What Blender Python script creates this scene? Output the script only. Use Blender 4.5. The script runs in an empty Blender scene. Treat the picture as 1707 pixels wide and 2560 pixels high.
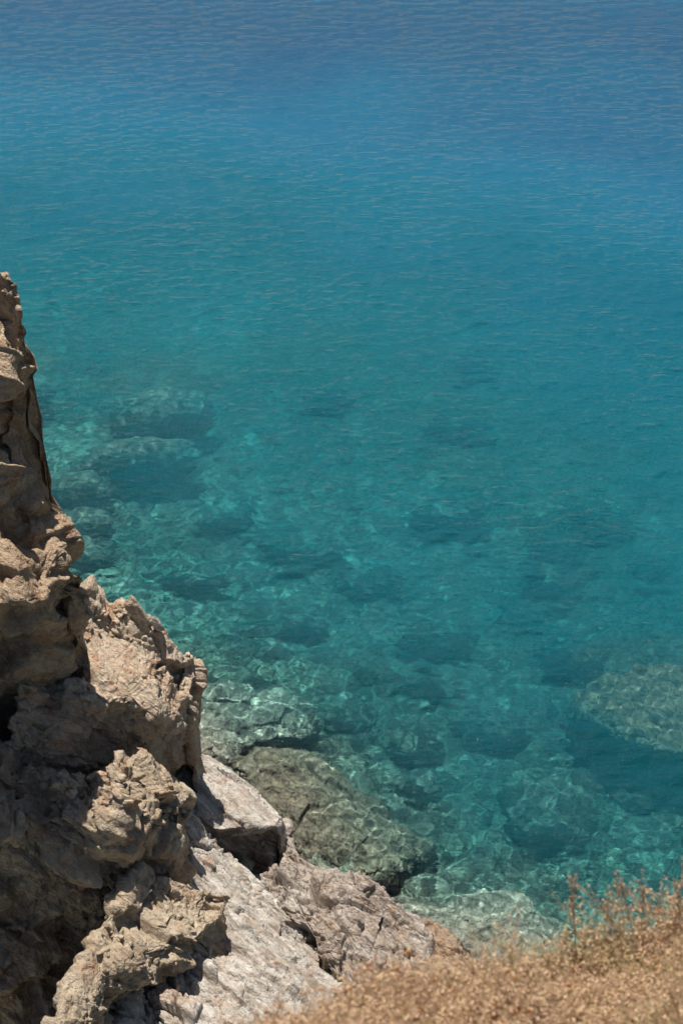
import bpy, math, time
import numpy as np
T0 = time.time()
S = bpy.context.scene
COL = S.collection
rad = math.radians

# ------------------------------------------------------------------ camera numbers
CAM = np.array((0.0, 0.0, 24.0))
PITCH = rad(38.0)
CP, SP = math.cos(PITCH), math.sin(PITCH)
SUN_EL, SUN_AZ = rad(66.0), rad(-13.0)          # azimuth from +Y, negative = to the left

def ray(px, py):
    a = (px - 853.5) / 1280 * .36
    b = -(py - 1280) / 1280 * .36
    return np.array((a, CP + b * SP, -SP + b * CP))

def P(px, py, v):
    """where the sight line of a photo point meets a height (real), a distance north (imaginary)
    or, under water, a depth (negative height, with the bend at the surface)"""
    d = ray(px, py)
    if isinstance(v, complex):
        return CAM + d * (v.imag / d[1])
    if v >= 0:
        return CAM + d * ((v - CAM[2]) / d[2])
    p = CAM + d * (-CAM[2] / d[2])
    d = d / np.linalg.norm(d)
    n = 1 / 1.33
    ci = -d[2]
    ct = math.sqrt(1 - n * n * (1 - ci * ci))
    t = n * d + (n * ci - ct) * np.array((0, 0, 1.0))
    return p + t * (v / t[2])

# ------------------------------------------------------------------ noise
_rs = np.random.RandomState(7)
PERM = np.tile(_rs.permutation(256), 3)
GR = _rs.normal(size=(256, 3)); GR /= np.linalg.norm(GR, axis=1)[:, None]
RV = _rs.rand(256, 7)

def hsh(i):
    i = i & 255
    return PERM[PERM[PERM[i[..., 0]] + i[..., 1]] + i[..., 2]]

def perlin(p):
    i = np.floor(p).astype(np.int64); f = p - i
    u = f * f * f * (f * (f * 6 - 15) + 10)
    r = 0
    for dx in (0, 1):
        for dy in (0, 1):
            for dz in (0, 1):
                o = np.array((dx, dy, dz))
                g = GR[hsh(i + o)]
                w = (u[:, 0] if dx else 1 - u[:, 0]) * (u[:, 1] if dy else 1 - u[:, 1]) * (u[:, 2] if dz else 1 - u[:, 2])
                r = r + w * np.einsum('ij,ij->i', g, f - o)
    return r * 1.5

def fbm(p, n=4, ridged=False):
    r = 0; a = 1; t = 0
    for k in range(n):
        v = perlin(p + 17.3 * k)
        if ridged: v = 1 - 2 * np.abs(v)
        r = r + a * v; t += a; a *= .5; p = p * 2.03
    return r / t

def voronoi(p):
    """F1, F2, per-cell randoms, offset from the cell point"""
    i = np.floor(p).astype(np.int64)
    n = len(p)
    f1 = np.full(n, 9.0); f2 = np.full(n, 9.0); cid = np.zeros(n, np.int64); off = np.zeros((n, 3))
    for dx in (-1, 0, 1):
        for dy in (-1, 0, 1):
            for dz in (-1, 0, 1):
                c = i + np.array((dx, dy, dz))
                h = hsh(c)
                q = p - (c + .15 + .7 * RV[h, :3])
                d = np.sqrt((q * q).sum(1))
                m = d < f1
                f2 = np.where(m, f1, np.minimum(f2, d))
                off[m] = q[m]; cid[m] = h[m]; f1 = np.where(m, d, f1)
    return f1, f2, RV[cid], off

# ------------------------------------------------------------------ meshes
def mesh_obj(name, v, q, mat, parent=None, smooth=True, tri=None):
    me = bpy.data.meshes.new(name)
    v = np.asarray(v, np.float32); q = np.asarray(q, np.int32)
    k = q.shape[1]
    me.vertices.add(len(v)); me.vertices.foreach_set('co', v.ravel())
    me.loops.add(q.size); me.loops.foreach_set('vertex_index', q.ravel())
    me.polygons.add(len(q)); me.polygons.foreach_set('loop_start', np.arange(0, q.size, k, dtype=np.int32))
    me.update(calc_edges=True)
    if smooth: me.shade_smooth()
    for m in (mat if isinstance(mat, (list, tuple)) else [mat]): me.materials.append(m)
    o = bpy.data.objects.new(name, me); COL.objects.link(o)
    if parent is not None: o.parent = parent
    return o

def tag(o, label=None, cat=None, group=None, kind=None):
    for k, x in (('label', label), ('category', cat), ('group', group), ('kind', kind)):
        if x: o[k] = x
    return o

def empty(name, loc=(0, 0, 0)):
    o = bpy.data.objects.new(name, None); COL.objects.link(o); o.location = loc
    return o

def gridq(r, c, flip=False):
    i = np.arange(r * c).reshape(r, c)
    q = np.stack([i[:-1, :-1], i[:-1, 1:], i[1:, 1:], i[1:, :-1]], -1).reshape(-1, 4)
    return q[:, ::-1] if flip else q

def interp(ctrl, t, smooth):
    """ctrl (n,...) sampled at t in 0..n-1"""
    n = len(ctrl)
    i = np.clip(np.floor(t).astype(int), 0, n - 2); f = (t - i)
    f = f.reshape((-1,) + (1,) * (ctrl.ndim - 1))
    p1, p2 = ctrl[i], ctrl[i + 1]
    lin = p1 * (1 - f) + p2 * f
    if smooth <= 0: return lin
    p0, p3 = ctrl[np.maximum(i - 1, 0)], ctrl[np.minimum(i + 2, n - 1)]
    cr = .5 * (2 * p1 + (p2 - p0) * f + (2 * p0 - 5 * p1 + 4 * p2 - p3) * f ** 2 + (3 * p1 - p0 - 3 * p2 + p3) * f ** 3)
    return lin * (1 - smooth) + cr * smooth

LIN = np.array((.72, -.52, -.34)); LIN /= np.linalg.norm(LIN)       # the grain of the rock
FOL = np.array((.42, .08, .90)); FOL -= LIN * FOL.dot(LIN); FOL /= np.linalg.norm(FOL)
ACR = np.cross(FOL, LIN)
BAS = np.stack([LIN, ACR, FOL], 1)

def normals(G):
    du = np.gradient(G, axis=1); dv = np.gradient(G, axis=0)
    n = np.cross(dv, du); n /= np.linalg.norm(n, axis=2)[..., None] + 1e-9
    return n

def relax(G, n):
    for _ in range(n):
        G[1:-1, 1:-1] = .25 * (G[:-2, 1:-1] + G[2:, 1:-1] + G[1:-1, :-2] + G[1:-1, 2:])
    return G

def rock(name, net, res, mat, parent, lump=.35, block=.3, fine=.06, size=.9, crack=.08, drop=-2.5, stretch=2.5, seed=0, out=.25, soft=.35, knob=0.0, back=0.0, strata=(0, 1, 0, 1.6)):
    """A rock mass: a net of control points over its visible faces, carried down at every side to below the sea bed."""
    N = np.array([[P(*c) for c in row] for row in net])
    cen = N.mean((0, 1))
    def pad(row, d):
        r = row.copy(); r[..., 2] = drop
        return r + d
    N = np.concatenate([pad(N[:1], (0, out + back, 0)), N, pad(N[-1:], (0, .3, 0))], 0)
    l = N[:, :1].copy(); r = N[:, -1:].copy()
    l[..., 2] = np.minimum(drop, l[..., 2]); r[..., 2] = np.minimum(drop, r[..., 2])
    l[..., 0] -= out; r[..., 0] += out
    N = np.concatenate([l, N, r], 1)
    nr, nc = N.shape[:2]
    # sample by arc length so that faces get even quads
    def par(M, n):
        L = np.linalg.norm(np.diff(M, axis=0), axis=2).mean(1) ; L[0] *= .12; L[-1] *= .12
        cum = np.concatenate([[0], np.cumsum(L)])
        return np.interp(np.linspace(0, cum[-1], n), cum, np.arange(len(cum)))
    L0 = np.linalg.norm(np.diff(N[1:-1], axis=0), axis=2).mean(1).sum() + .5
    L1 = np.linalg.norm(np.diff(N[:, 1:-1], axis=1), axis=2).mean(0).sum() + .5
    tv = par(N, int(L0 / res)); tu = par(N.transpose(1, 0, 2), int(L1 / res))
    G = interp(N, tv, soft)
    G = interp(G.transpose(1, 0, 2), tu, .8).transpose(1, 0, 2).copy()
    G = relax(G, int(.05 / res))
    nrm = normals(G)
    sh = G.shape
    p = G.reshape(-1, 3); nn = nrm.reshape(-1, 3)
    q = p @ BAS + seed * 3.7
    st = np.array((1 / stretch, 1.0, 1.25))
    warp = .13 * np.stack([fbm(q * .9 + 5 * k, 2) for k in range(3)], 1)
    rough = np.clip(.55 + 1.9 * fbm(q * .75 + 31, 2), .12, 1.15)
    d = lump * (fbm(q * st / (size * 2.6), 2))
    if knob: d = d + knob * (1 - voronoi((q + warp) / .55)[0] * 1.25)
    _, _, rv, off = voronoi((q + warp) * st / size)
    d = d + block * (rv[:, 3] - .5 + 1.15 * ((rv[:, 4:7] - .5) * off).sum(1))
    qq = q + warp * .5 + 9.1
    f1, f2, rv, off = voronoi(qq * st / (size * .42))
    d = d + (.45 + .55 * rough) * block * .40 * (rv[:, 3] - .5 + 1.5 * ((rv[:, 4:7] - .5) * off).sum(1)) - crack * np.exp(-((f2 - f1) / .07) ** 2) * (rv[:, 5] > .35)
    f1, f2, rv, off = voronoi(qq * st * np.array((1, 1, 1.5)) / (size * .17) + 4)
    d = d + rough * block * .17 * (rv[:, 3] - .5 + 1.9 * ((rv[:, 4:7] - .5) * off).sum(1)) - crack * .3 * np.exp(-((f2 - f1) / .1) ** 2)
    d = d + rough * fine * fbm(q * st * 3.2, 4)
    if strata[0]:
        tq = (q[:, 1] * strata[1] + q[:, 2] * strata[2] + .35 * fbm(q * np.array((.25, .8, .8)) + 8, 2)) * strata[3]
        tq = tq + .35 * np.sin(tq * 1.7) + .2 * np.sin(tq * 4.1)
        fr = tq - np.floor(tq); lay = RV[np.floor(tq).astype(int) & 255, 2]
        brk = voronoi(q * np.array((.45, 1.2, 1.2)) + 60)[2][:, 3]
        d = d + strata[0] * (fr ** 1.5 - .4 + 1.2 * (lay - .5) + .8 * (brk - .5)) * np.clip(rough + .35, .4, 1.2)
    dg = d.reshape(sh[:2])
    for _ in range(1):
        dg[1:-1, 1:-1] = dg[1:-1, 1:-1] * .4 + .15 * (dg[:-2, 1:-1] + dg[2:, 1:-1] + dg[1:-1, :-2] + dg[1:-1, 2:])
    d = dg.ravel() + rough * (.030 * fbm(q * 4.2 + 3, 3) + .022 * (voronoi((q + warp) * st * 5.5)[0] - .5))
    G = (p + nn * d[:, None]).reshape(sh)
    o = mesh_obj(name, G.reshape(-1, 3), gridq(sh[0], sh[1]), mat, parent, smooth=drop <= -3)
    o.cycles.is_caustics_receiver = True
    return o

# ------------------------------------------------------------------ materials
def mat(name):
    m = bpy.data.materials.new(name); m.use_nodes = True
    nt = m.node_tree; nt.nodes.clear()
    return m, nt, nt.nodes.new, nt.links.new

def noise_node(N, L, vec, scale, detail=4, rough=.55, dist=0.0, lac=2.0):
    n = N('ShaderNodeTexNoise'); n.inputs['Scale'].default_value = scale; n.inputs['Detail'].default_value = detail
    n.inputs['Roughness'].default_value = rough; n.inputs['Distortion'].default_value = dist; n.inputs['Lacunarity'].default_value = lac
    if vec is not None: L(vec, n.inputs['Vector'])
    return n.outputs['Fac']

def ramp(N, L, fac, stops, interp_='LINEAR'):
    r = N('ShaderNodeValToRGB'); L(fac, r.inputs[0]); r.color_ramp.interpolation = interp_
    e = r.color_ramp.elements
    while len(e) < len(stops): e.new(.5)
    for k, (x, c) in enumerate(stops):
        e[k].position = x; e[k].color = (*c, 1) if len(c) == 3 else c
    return r.outputs[0]

def mixc(N, L, fac, a, b, mode='MIX'):
    m = N('ShaderNodeMix'); m.data_type = 'RGBA'; m.blend_type = mode; m.clamp_factor = True
    for s, x in ((m.inputs[0], fac), (m.inputs[6], a), (m.inputs[7], b)):
        if hasattr(x, 'is_linked') or hasattr(x, 'links'): L(x, s)
        elif isinstance(x, (int, float)): s.default_value = x
        else: s.default_value = (*x, 1)
    return m.outputs[2]

def math_(N, L, op, a, b=None, clamp=False):
    m = N('ShaderNodeMath'); m.operation = op; m.use_clamp = clamp
    for s, x in ((m.inputs[0], a), (m.inputs[1], b)):
        if x is None: continue
        if isinstance(x, (int, float)): s.default_value = x
        else: L(x, s)
    return m.outputs[0]

def grain_vec(N, L, sc):
    """world position turned into the rock's own grain directions and stretched along them"""
    g = N('ShaderNodeNewGeometry')
    out = []
    c = N('ShaderNodeCombineXYZ')
    for k in range(3):
        d = N('ShaderNodeVectorMath'); d.operation = 'DOT_PRODUCT'
        L(g.outputs['Position'], d.inputs[0]); d.inputs[1].default_value = tuple(BAS[:, k] * sc[k])
        L(d.outputs['Value'], c.inputs[k])
    return c.outputs[0], g.outputs['Position']

def rock_mat(name, warm, pale, dark, rust, streak=.5, palemix=.5, bump=1.0, wet=False):
    m, nt, N, L = mat(name)
    gv, pos = grain_vec(N, L, (.18, 1.0, 1.6))
    n1 = noise_node(N, L, pos, .9, 5, .6)
    n2 = noise_node(N, L, gv, 5.0, 6, .65, .3)
    n3 = noise_node(N, L, pos, 9.0, 5, .7)
    n4 = noise_node(N, L, gv, 22.0, 4, .7)
    base = mixc(N, L, ramp(N, L, n1, [(.5 - palemix * .3, (0, 0, 0)), (.85 - palemix * .3, (1, 1, 1))]), warm, pale)
    st = ramp(N, L, n2, [(.38, (0, 0, 0)), (.62, (1, 1, 1))])
    base = mixc(N, L, math_(N, L, 'MULTIPLY', st, streak), base, dark)
    nr = noise_node(N, L, pos, 1.7, 6, .7, .5)
    base = mixc(N, L, math_(N, L, 'MULTIPLY', ramp(N, L, nr, [(.54, (0, 0, 0)), (.66, (1, 1, 1))]), .75), base, rust)
    sp = ramp(N, L, n3, [(.30, (.72, .71, .70)), (.5, (1, 1, 1)), (.75, (1.12, 1.12, 1.1))])
    base = mixc(N, L, 1.0, base, sp, 'MULTIPLY')
    sp2 = ramp(N, L, n4, [(.32, (.78, .77, .76)), (.55, (1, 1, 1))])
    base = mixc(N, L, .8, base, sp2, 'MULTIPLY')
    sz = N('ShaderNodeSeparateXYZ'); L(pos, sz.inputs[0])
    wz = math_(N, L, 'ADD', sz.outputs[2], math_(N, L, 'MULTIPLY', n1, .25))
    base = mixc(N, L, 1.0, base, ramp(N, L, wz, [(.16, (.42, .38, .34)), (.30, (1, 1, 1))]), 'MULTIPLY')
    v = N('ShaderNodeTexVoronoi'); v.feature = 'DISTANCE_TO_EDGE'; v.inputs['Scale'].default_value = 4.5
    gv2, _ = grain_vec(N, L, (.3, 1.0, 1.5))
    wn = N('ShaderNodeVectorMath'); wn.operation = 'ADD'
    nv = N('ShaderNodeTexNoise'); nv.inputs['Scale'].default_value = 3; L(pos, nv.inputs['Vector'])
    ns = N('ShaderNodeVectorMath'); ns.operation = 'SCALE'; ns.inputs[3].default_value = .5; L(nv.outputs['Color'], ns.inputs[0])
    L(gv2, wn.inputs[0]); L(ns.outputs[0], wn.inputs[1]); L(wn.outputs[0], v.inputs['Vector'])
    cr = ramp(N, L, v.outputs['Distance'], [(0, (0, 0, 0)), (.035, (1, 1, 1))])
    # bump
    h = math_(N, L, 'ADD', math_(N, L, 'MULTIPLY', n2, .5), math_(N, L, 'MULTIPLY', n4, .22))
    h = math_(N, L, 'ADD', h, math_(N, L, 'MULTIPLY', n3, .35))
    h = math_(N, L, 'ADD', h, math_(N, L, 'MULTIPLY', cr, .07))
    for vs_, va in ((5.0, .34), (13.0, .20)):
        vt = N('ShaderNodeTexVoronoi'); vt.distance = 'CHEBYCHEV'; vt.inputs['Scale'].default_value = vs_; L(wn.outputs[0], vt.inputs['Vector'])
        h = math_(N, L, 'ADD', h, math_(N, L, 'MULTIPLY', vt.outputs['Distance'], va))
    h = math_(N, L, 'ADD', h, math_(N, L, 'MULTIPLY', noise_node(N, L, pos, 40, 3, .6), .10))
    b = N('ShaderNodeBump'); b.inputs['Strength'].default_value = 1.0; b.inputs['Distance'].default_value = .15 * bump
    L(h, b.inputs['Height'])
    p = N('ShaderNodeBsdfPrincipled'); p.inputs['Roughness'].default_value = .5 if wet else .92
    p.inputs['Specular IOR Level'].default_value = .2
    L(base, p.inputs['Base Color']); L(b.outputs[0], p.inputs['Normal'])
    o = N('ShaderNodeOutputMaterial'); L(p.outputs[0], o.inputs[0])
    return m

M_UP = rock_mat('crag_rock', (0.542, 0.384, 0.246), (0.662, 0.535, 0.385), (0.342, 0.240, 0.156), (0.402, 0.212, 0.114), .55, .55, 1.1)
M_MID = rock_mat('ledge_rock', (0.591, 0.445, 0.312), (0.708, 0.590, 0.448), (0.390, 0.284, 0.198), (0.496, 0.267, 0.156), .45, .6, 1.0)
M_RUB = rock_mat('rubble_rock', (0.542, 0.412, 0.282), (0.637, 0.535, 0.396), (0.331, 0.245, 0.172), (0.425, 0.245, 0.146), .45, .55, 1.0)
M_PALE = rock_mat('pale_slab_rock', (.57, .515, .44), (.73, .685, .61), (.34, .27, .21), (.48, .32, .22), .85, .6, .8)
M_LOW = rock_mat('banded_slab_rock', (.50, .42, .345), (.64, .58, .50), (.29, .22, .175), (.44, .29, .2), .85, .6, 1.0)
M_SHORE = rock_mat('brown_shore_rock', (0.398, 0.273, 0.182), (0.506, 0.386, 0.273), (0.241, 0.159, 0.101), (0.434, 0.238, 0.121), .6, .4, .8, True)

def under_mat(name, a, b, c, sc=5.0, bump=.12):
    m, nt, N, L = mat(name)
    g = N('ShaderNodeNewGeometry'); pos = g.outputs['Position']
    n1 = noise_node(N, L, pos, sc * .35, 5, .65, .3)
    n2 = noise_node(N, L, pos, sc * 1.6, 5, .7)
    col = mixc(N, L, ramp(N, L, n1, [(.35, (0, 0, 0)), (.65, (1, 1, 1))]), a, b)
    col = mixc(N, L, ramp(N, L, n2, [(.45, (0, 0, 0)), (.68, (1, 1, 1))]), col, c)
    bp = N('ShaderNodeBump'); bp.inputs['Strength'].default_value = .8; bp.inputs['Distance'].default_value = bump
    L(n2, bp.inputs['Height'])
    p = N('ShaderNodeBsdfDiffuse'); L(col, p.inputs[0]); L(bp.outputs[0], p.inputs['Normal'])
    o = N('ShaderNodeOutputMaterial'); L(p.outputs[0], o.inputs[0])
    return m

M_BOUL = under_mat('weedy_boulder', (.40, .35, .27), (.26, .235, .185), (.12, .115, .095))
M_BOUL2 = under_mat('brown_boulder', (.35, .275, .185), (.23, .185, .125), (.10, .085, .065), 7)
M_SHELF = under_mat('brown_shelf', (.56, .44, .31), (.38, .31, .22), (.16, .14, .10), 7)
M_BOUL3 = under_mat('pale_boulder', (.74, .67, .53), (.56, .50, .39), (.32, .28, .21), 6)

def seabed_mat():
    m, nt, N, L = mat('seabed_sand_and_rubble')
    g = N('ShaderNodeNewGeometry'); pos = g.outputs['Position']
    n0 = noise_node(N, L, pos, .16, 4, .6, .4)
    n1 = noise_node(N, L, pos, .8, 6, .65, .4)
    n2 = noise_node(N, L, pos, 4.5, 5, .7)
    n3 = noise_node(N, L, pos, 9.0, 3, .6)
    sand = mixc(N, L, ramp(N, L, n2, [(.42, (0, 0, 0)), (.58, (1, 1, 1))]), (.82, .80, .64), (.38, .40, .31))
    rub = mixc(N, L, ramp(N, L, n2, [(.43, (0, 0, 0)), (.57, (1, 1, 1))]), (.20, .22, .16), (.66, .64, .48))
    k = math_(N, L, 'ADD', math_(N, L, 'MULTIPLY', n0, .55), math_(N, L, 'MULTIPLY', n1, .5))
    col = mixc(N, L, ramp(N, L, k, [(.46, (0, 0, 0)), (.58, (1, 1, 1))]), sand, rub)
    col = mixc(N, L, 1.0, col, ramp(N, L, n3, [(.35, (.6, .62, .62)), (.6, (1.15, 1.15, 1.1))]), 'MULTIPLY')
    bp = N('ShaderNodeBump'); bp.inputs['Strength'].default_value = .8; bp.inputs['Distance'].default_value = .2
    L(n2, bp.inputs['Height'])
    p = N('ShaderNodeBsdfDiffuse'); L(col, p.inputs[0]); L(bp.outputs[0], p.inputs['Normal'])
    o = N('ShaderNodeOutputMaterial'); L(p.outputs[0], o.inputs[0])
    return m

def plain(name, c, rough=.85, var=.25, sc=30, trans=0):
    m, nt, N, L = mat(name)
    g = N('ShaderNodeNewGeometry')
    n = noise_node(N, L, g.outputs['Position'], sc, 3)
    col = mixc(N, L, n, tuple(x * (1 - var) for x in c), tuple(min(1, x * (1 + var)) for x in c))
    p = N('ShaderNodeBsdfPrincipled'); p.inputs['Roughness'].default_value = rough; p.inputs['Specular IOR Level'].default_value = .15
    L(col, p.inputs['Base Color'])
    o = N('ShaderNodeOutputMaterial')
    if trans:
        t = N('ShaderNodeBsdfTranslucent'); L(col, t.inputs[0])
        mx = N('ShaderNodeMixShader'); mx.inputs[0].default_value = trans
        L(p.outputs[0], mx.inputs[1]); L(t.outputs[0], mx.inputs[2]); L(mx.outputs[0], o.inputs[0])
    else: L(p.outputs[0], o.inputs[0])
    return m

# ------------------------------------------------------------------ sea bed
SHORE = [P(a, b, 0)[:2] for a, b in ((-300, 1150), (-150, 1380), (120, 1580), (340, 1740), (470, 1880), (640, 1990), (760, 2140), (940, 2260), (1080, 2370), (1300, 2430), (1800, 2480))]
SHORE = np.array([(-60, 46), (-22, 38), (-13, 34.5)] + [tuple(s) for s in SHORE] + [(14, 14), (90, 2)])

def shore_dist(x, y):
    d = np.full(x.shape, 1e9); sg = np.ones(x.shape)
    for a, b in zip(SHORE[:-1], SHORE[1:]):
        ab = b - a; t = np.clip(((x - a[0]) * ab[0] + (y - a[1]) * ab[1]) / ab.dot(ab), 0, 1)
        d = np.minimum(d, np.hypot(x - a[0] - t * ab[0], y - a[1] - t * ab[1]))
    sh = SHORE[::-1]
    land = np.where(y > sh[1, 1], x < np.interp(y, sh[1:, 1], sh[1:, 0]), x < sh[0, 0])
    return np.where(land, -d, d)

def depth_smooth(x, y):
    s = shore_dist(x, y)
    sp = np.maximum(s, 0)
    d = .45 + 2.3 * (1 - np.exp(-sp / 2.6)) + .085 * sp ** 1.12
    d = d + .19 * np.maximum(y - 35, 0)
    return np.where(s < 0, np.maximum(.45 + s * .3, -.1), d)

def seabed_z(x, y):
    p = np.stack([x.ravel(), y.ravel(), np.zeros(x.size)], 1)
    z = -depth_smooth(x, y).ravel()
    z += .35 * fbm(p * .35, 3)
    f1, f2, rv, off = voronoi(p * np.array((.9, .75, 1)) + .2 * np.stack([perlin(p), perlin(p + 9), p[:, 2]], 1))
    patch = np.clip(fbm(p * .12 + 3, 3) * 3 + .55, 0, 1)
    z += patch * .6 * np.clip(.75 - f1 * 1.2, 0, 1) * rv[:, 3] * 1.6
    f1, f2, rv, off = voronoi(p * 2.6)
    z += (patch * .8 + .2) * .24 * np.clip(.8 - f1 * 1.3, 0, 1) * rv[:, 3] * 1.5
    z += .05 * fbm(p * 3.5, 3)
    return z.reshape(x.shape)

ys = 6 + 3.0 * (np.exp(np.linspace(0, math.log(60), 620)) - 1) * .9
ss = np.linspace(-1, 1, 560)
ss = np.sign(ss) * np.abs(ss) ** 1.25
Y, Xs = np.meshgrid(ys, ss, indexing='ij'); X = Xs * (9 + Y * .55)
bed = mesh_obj('seabed', np.stack([X, Y, seabed_z(X, Y)], -1).reshape(-1, 3), gridq(*X.shape), seabed_mat())
tag(bed, kind='structure', label='pale sand and rubble sea floor seen through clear turquoise water')
bed.cycles.is_caustics_receiver = True

# ------------------------------------------------------------------ water
def waves(x, y):
    r = np.random.RandomState(11)
    z = np.zeros(x.shape)
    far = np.clip((y - 20) / 36, 0, 2)
    for k in range(110):
        lam = math.exp(r.uniform(math.log(.12), math.log(1.3)))
        th = r.normal(1.72, .45) if lam > .45 else r.normal(1.7, .95)
        kk = 2 * math.pi / lam
        slope = min(.019, .064 * lam)
        amp = slope / kk
        # fade what the far part of the sheet cannot carry
        w = np.clip(1.6 - far * .42 / lam, 0, 1) if lam < 1.2 else 1
        z += w * amp * np.sin(kk * (math.cos(th) * x + math.sin(th) * y) + r.uniform(0, 6.28) + .8 * np.sin(x * .21 + k) + .8 * np.sin(y * .17 + 2 * k))
    return z

def water_mat():
    m, nt, N, L = mat('sea_water')
    at = N('ShaderNodeAttribute'); at.attribute_name = 'depth'; dep = at.outputs['Fac']
    g = N('ShaderNodeNewGeometry'); pos = g.outputs['Position']
    mp = N('ShaderNodeMapping'); mp.inputs['Rotation'].default_value = (0, 0, rad(12)); mp.inputs['Scale'].default_value = (.32, 1, 1); L(pos, mp.inputs[0])
    wn1 = noise_node(N, L, mp.outputs[0], 5.2, 4, .66, .2)
    wn2 = noise_node(N, L, mp.outputs[0], .55, 3, .5, .2)
    patch = noise_node(N, L, pos, .09, 4, .55, .5)
    h = math_(N, L, 'ADD', wn1, math_(N, L, 'MULTIPLY', wn2, .9))
    b = N('ShaderNodeBump'); b.inputs['Distance'].default_value = WB; L(h, b.inputs['Height'])
    L(ramp(N, L, patch, [(.35, (.45,) * 3), (.65, (1,) * 3)]), b.inputs['Strength'])
    # absorption put into the surface's refraction colour from stored depth, no volume
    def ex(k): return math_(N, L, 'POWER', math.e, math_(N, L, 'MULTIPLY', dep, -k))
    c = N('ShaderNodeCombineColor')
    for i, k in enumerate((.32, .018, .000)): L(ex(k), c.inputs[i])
    b2 = N('ShaderNodeBump'); b2.inputs['Distance'].default_value = WB2; L(noise_node(N, L, mp.outputs[0], 8.5, 3, .6, .2), b2.inputs['Height'])
    gl = N('ShaderNodeBsdfRefraction'); gl.inputs['IOR'].default_value = 1.33; gl.inputs['Roughness'].default_value = 0.0
    L(c.outputs[0], gl.inputs['Color']); L(b2.outputs[0], gl.inputs['Normal'])
    # back-scattered light painted as a diffuse surface colour, stronger with stored depth
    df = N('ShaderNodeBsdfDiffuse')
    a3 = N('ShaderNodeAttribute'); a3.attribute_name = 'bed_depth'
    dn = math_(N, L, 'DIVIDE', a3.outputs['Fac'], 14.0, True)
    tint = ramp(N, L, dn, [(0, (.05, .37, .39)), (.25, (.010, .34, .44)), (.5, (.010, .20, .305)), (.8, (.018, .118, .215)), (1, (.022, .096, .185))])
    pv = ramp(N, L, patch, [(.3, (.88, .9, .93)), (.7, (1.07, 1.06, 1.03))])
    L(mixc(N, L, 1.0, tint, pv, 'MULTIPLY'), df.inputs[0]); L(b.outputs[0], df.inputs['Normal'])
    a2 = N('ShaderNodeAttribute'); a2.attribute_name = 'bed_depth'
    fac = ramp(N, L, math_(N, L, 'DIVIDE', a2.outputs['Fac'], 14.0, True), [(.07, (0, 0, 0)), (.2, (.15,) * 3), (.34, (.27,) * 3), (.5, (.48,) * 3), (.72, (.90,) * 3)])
    gs = N('ShaderNodeBsdfGlossy'); gs.inputs['Roughness'].default_value = .03; L(b.outputs[0], gs.inputs['Normal'])
    fr = N('ShaderNodeFresnel'); fr.inputs[0].default_value = 1.33; L(b.outputs[0], fr.inputs['Normal'])
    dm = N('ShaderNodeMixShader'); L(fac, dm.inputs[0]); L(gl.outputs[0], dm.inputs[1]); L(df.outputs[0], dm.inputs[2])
    mx = N('ShaderNodeMixShader'); L(fr.outputs[0], mx.inputs[0]); L(dm.outputs[0], mx.inputs[1]); L(gs.outputs[0], mx.inputs[2])
    o = N('ShaderNodeOutputMaterial'); L(mx.outputs[0], o.inputs[0])
    return m

# ------------------------------------------------------------------ the cliff
cliff = empty('cliff', tuple(P(300, 1900, 0.0)))
tag(cliff, 'jagged brown and pale grey rock cliff dropping to the sea on the left', 'cliff')

PART_LABEL = {'crag': 'tall brown crag at the left edge', 'ledge': 'sunlit tan outcrop with a shaded front wall', 'rubble_face': 'broken brown face in deep shade with sunlit knobs',
    'spur': 'cracked tan spur lying on the pale slab', 'pale_slab': 'long pale grey slab sloping to the water', 'upper_slab': 'pale slab over a black hollow',
    'layered_slabs': 'banded fractured slabs at the water edge', 'low_shore_rock': 'low brown rock at the waterline'}
def crock(name, *a, **k):
    o = rock(name, *a, None, **k)
    o.parent = cliff; o['label'] = PART_LABEL[name]; o.matrix_parent_inverse = cliff.matrix_basis.inverted()
    return o

# hidden core behind and under the faces
A = [
    [(-260, 657, 21.20j), (-120, 717, 20.80j), (-14, 787, 20.60j), (-3, 813, 20.40j), (31, 837, 20.20j)],
    [(-260, 845, 19.80j), (-120, 835, 19.70j), (-4, 845, 19.50j), (33, 855, 19.58j), (81, 895, 19.55j)],
    [(-260, 970, 19.00j), (-120, 960, 18.90j), (1, 970, 18.80j), (36, 990, 19.06j), (82, 1010, 19.50j)],
    [(-260, 1150, 18.10j), (-120, 1140, 18.00j), (-4, 1140, 18.10j), (33, 1160, 18.44j), (91, 1175, 19.05j)],
    [(-260, 1300, 17.40j), (-120, 1290, 17.40j), (3, 1290, 17.40j), (55, 1310, 17.82j), (103, 1330, 18.60j)],
    [(-260, 1400, 17.00j), (-120, 1390, 16.80j), (13, 1380, 16.80j), (90, 1390, 17.26j), (160, 1430, 18.38j)],
    [(-260, 1500, 16.20j), (-120, 1500, 16.10j), (33, 1510, 16.00j), (115, 1490, 16.66j), (177, 1470, 17.97j)],
    [(-260, 1560, 16.10j), (-120, 1560, 16.10j), (35, 1545, 16.05j), (120, 1525, 16.76j), (186, 1500, 17.97j)],
    [(-260, 1640, 17.40j), (-120, 1640, 17.40j), (40, 1620, 17.40j), (150, 1600, 17.72j), (205, 1570, 18.32j)],
    [(-260, 1900, 17.80j), (-120, 1880, 17.90j), (40, 1860, 18.00j), (140, 1830, 18.10j), (215, 1740, 18.60j)],
]
crock('crag', A, .020, M_UP, lump=.5, block=.42, fine=.07, size=1.1, crack=.06, seed=1, out=-.25, back=.5, stretch=1.3, strata=(.12, .35, 1, 1.7))

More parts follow.
